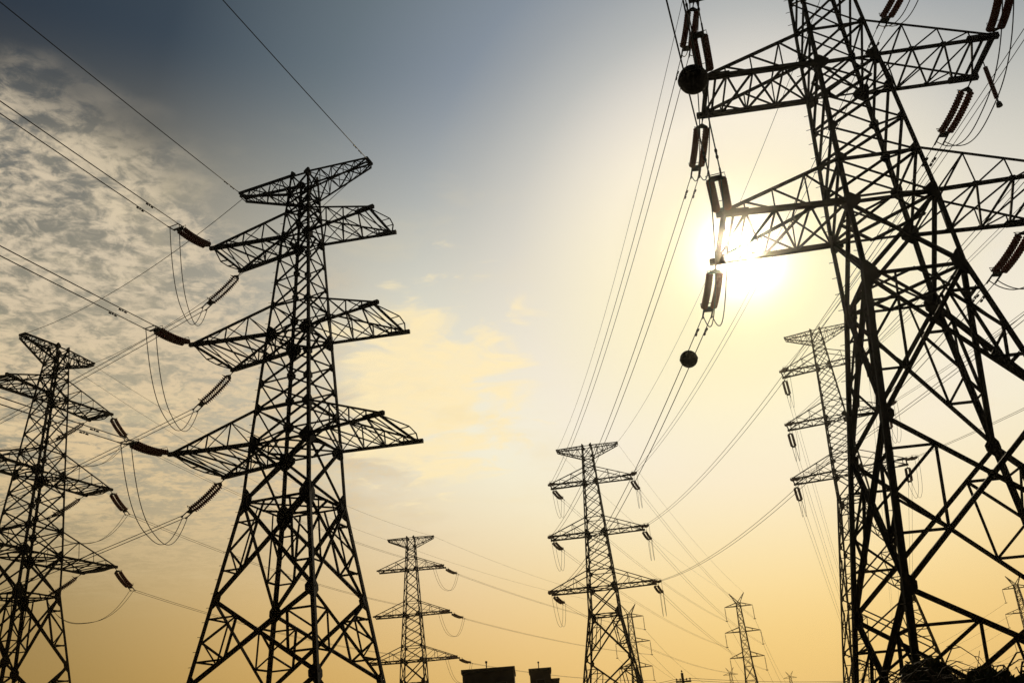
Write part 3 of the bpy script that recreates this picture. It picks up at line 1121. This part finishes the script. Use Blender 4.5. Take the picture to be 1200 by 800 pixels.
pp = bearing(8.36, 107)
root = empty("utility_pole", pp, 0.15)
tag(root, "small dark utility pole with a crossarm at the bottom edge by the middle tower", "utility pole")
mb = MB(); mb.tube([(0, 0, -.3), (0, 0, 9.9)], [0.2, 0.15], 10); mb.build("post", M_WOOD, root)
mb = MB(); mb.box((0, -0.2, 9.0), 0.85, 0.06, 0.08); mb.build("crossarm", M_WOOD, root)
for x in (-0.75, -0.35, 0.35, 0.75, 0):
    z = 9.06 if x else 9.9
    mb = MB(); mb.lathe([(0, .03), (.1, .03), (.12, .09), (.2, .09), (.24, .05), (.3, .05)], (x, -0.2 if x else 0, z), (Vector((0, 0, 1)), Vector((1, 0, 0)), Vector((0, 1, 0))), 8)
    mb.build("pin_insulator", M_PORC, root)
for x, nm in ((-0.75, "outer left pin"), (0.75, "outer right pin")):
    st_ = pp + Vector((x, -.2, 9.3))
    single(st_, bearing(-4 + x, 128, 10.6), 0.9, f"low wire from the {nm} of the utility pole to the dark rooftops", 0.022, group="low service wires at the bottom", name="service_wire")
    single(st_, bearing(26 + x, 150, 10.4), 1.4, f"low wire from the {nm} of the utility pole to the right", 0.022, group="low service wires at the bottom", name="service_wire")


def scrub(az, dist, rx, ry, h, label, seed, ntw=60, nleaf=2600):
    rnd = random.Random(seed)
    p = bearing(az, dist)
    root = empty("scrub_bush", p, -R(az))
    tag(root, label, "bush", "dark scrub at the lower right")
    st, lf = MB(), MB()
    def top(x):
        return h * (0.93 + 0.045 * math.sin(x * 1.7 + seed) + 0.025 * math.sin(x * 5.3)) * math.sqrt(max(0.02, 1 - (x / (rx * 1.02)) ** 8))
    for k in range(ntw):
        x0, y0 = rnd.uniform(-rx, rx) * .85, rnd.uniform(-ry, ry) * .7
        hh = top(x0) * rnd.uniform(0.7, 1.02)
        lx, ly = rnd.uniform(-1.3, 1.3), rnd.uniform(-.5, .5)
        arch = rnd.random() < 0.8
        pts = []
        for q in range(9):
            u = q / 8
            z = hh * (math.sin(u * math.pi * .72) / 1.0 if arch else u)
            pts.append((x0 + lx * u * 1.5 + rnd.uniform(-.05, .05), y0 + ly * u, z))
        st.tube(pts, [0.035 * (1 - .75 * q / 8) for q in range(9)], 5)
        for b in range(4):
            q = rnd.randint(3, 7)
            s0 = Vector(pts[q])
            e0 = s0 + Vector((rnd.uniform(-.7, .7), rnd.uniform(-.4, .4), rnd.uniform(-.35, .2)))
            mid = (s0 + e0) / 2 + Vector((0, 0, rnd.uniform(0, .15)))
            st.tube([s0, mid, e0], [.014, .011, .006], 4)
    for k in range(nleaf):
        x, y = rnd.uniform(-rx, rx), rnd.uniform(-ry, ry)
        z = top(x) * math.sqrt(max(0, 1 - (y / ry) ** 2 * .6)) * (rnd.random() ** 0.6) * 0.93
        s = rnd.uniform(.06, .15)
        d = Vector((rnd.gauss(0, 1), rnd.gauss(0, 1), rnd.gauss(0, .7))).normalized()
        u = d.orthogonal().normalized()
        v = d.cross(u)
        c = Vector((x, y, z))
        lf.add([c - u * s * 1.6, c + v * s * .6, c + u * s * 1.6, c - v * s * .6], [(0, 1, 2, 3)])
    st.build("branches", M_TWIG, root)
    lf.build("foliage", M_LEAF, root)


scrub(26.3, 24, 2.75, 1.3, 3.1, "wide dark scrub mound with stray twigs in the lower right corner", 3, 150, 26000)
scrub(21.5, 30, 0.75, 0.6, 4.1, "small dark tangle of scrub at the foot of the huge right tower", 9, 30, 2600)
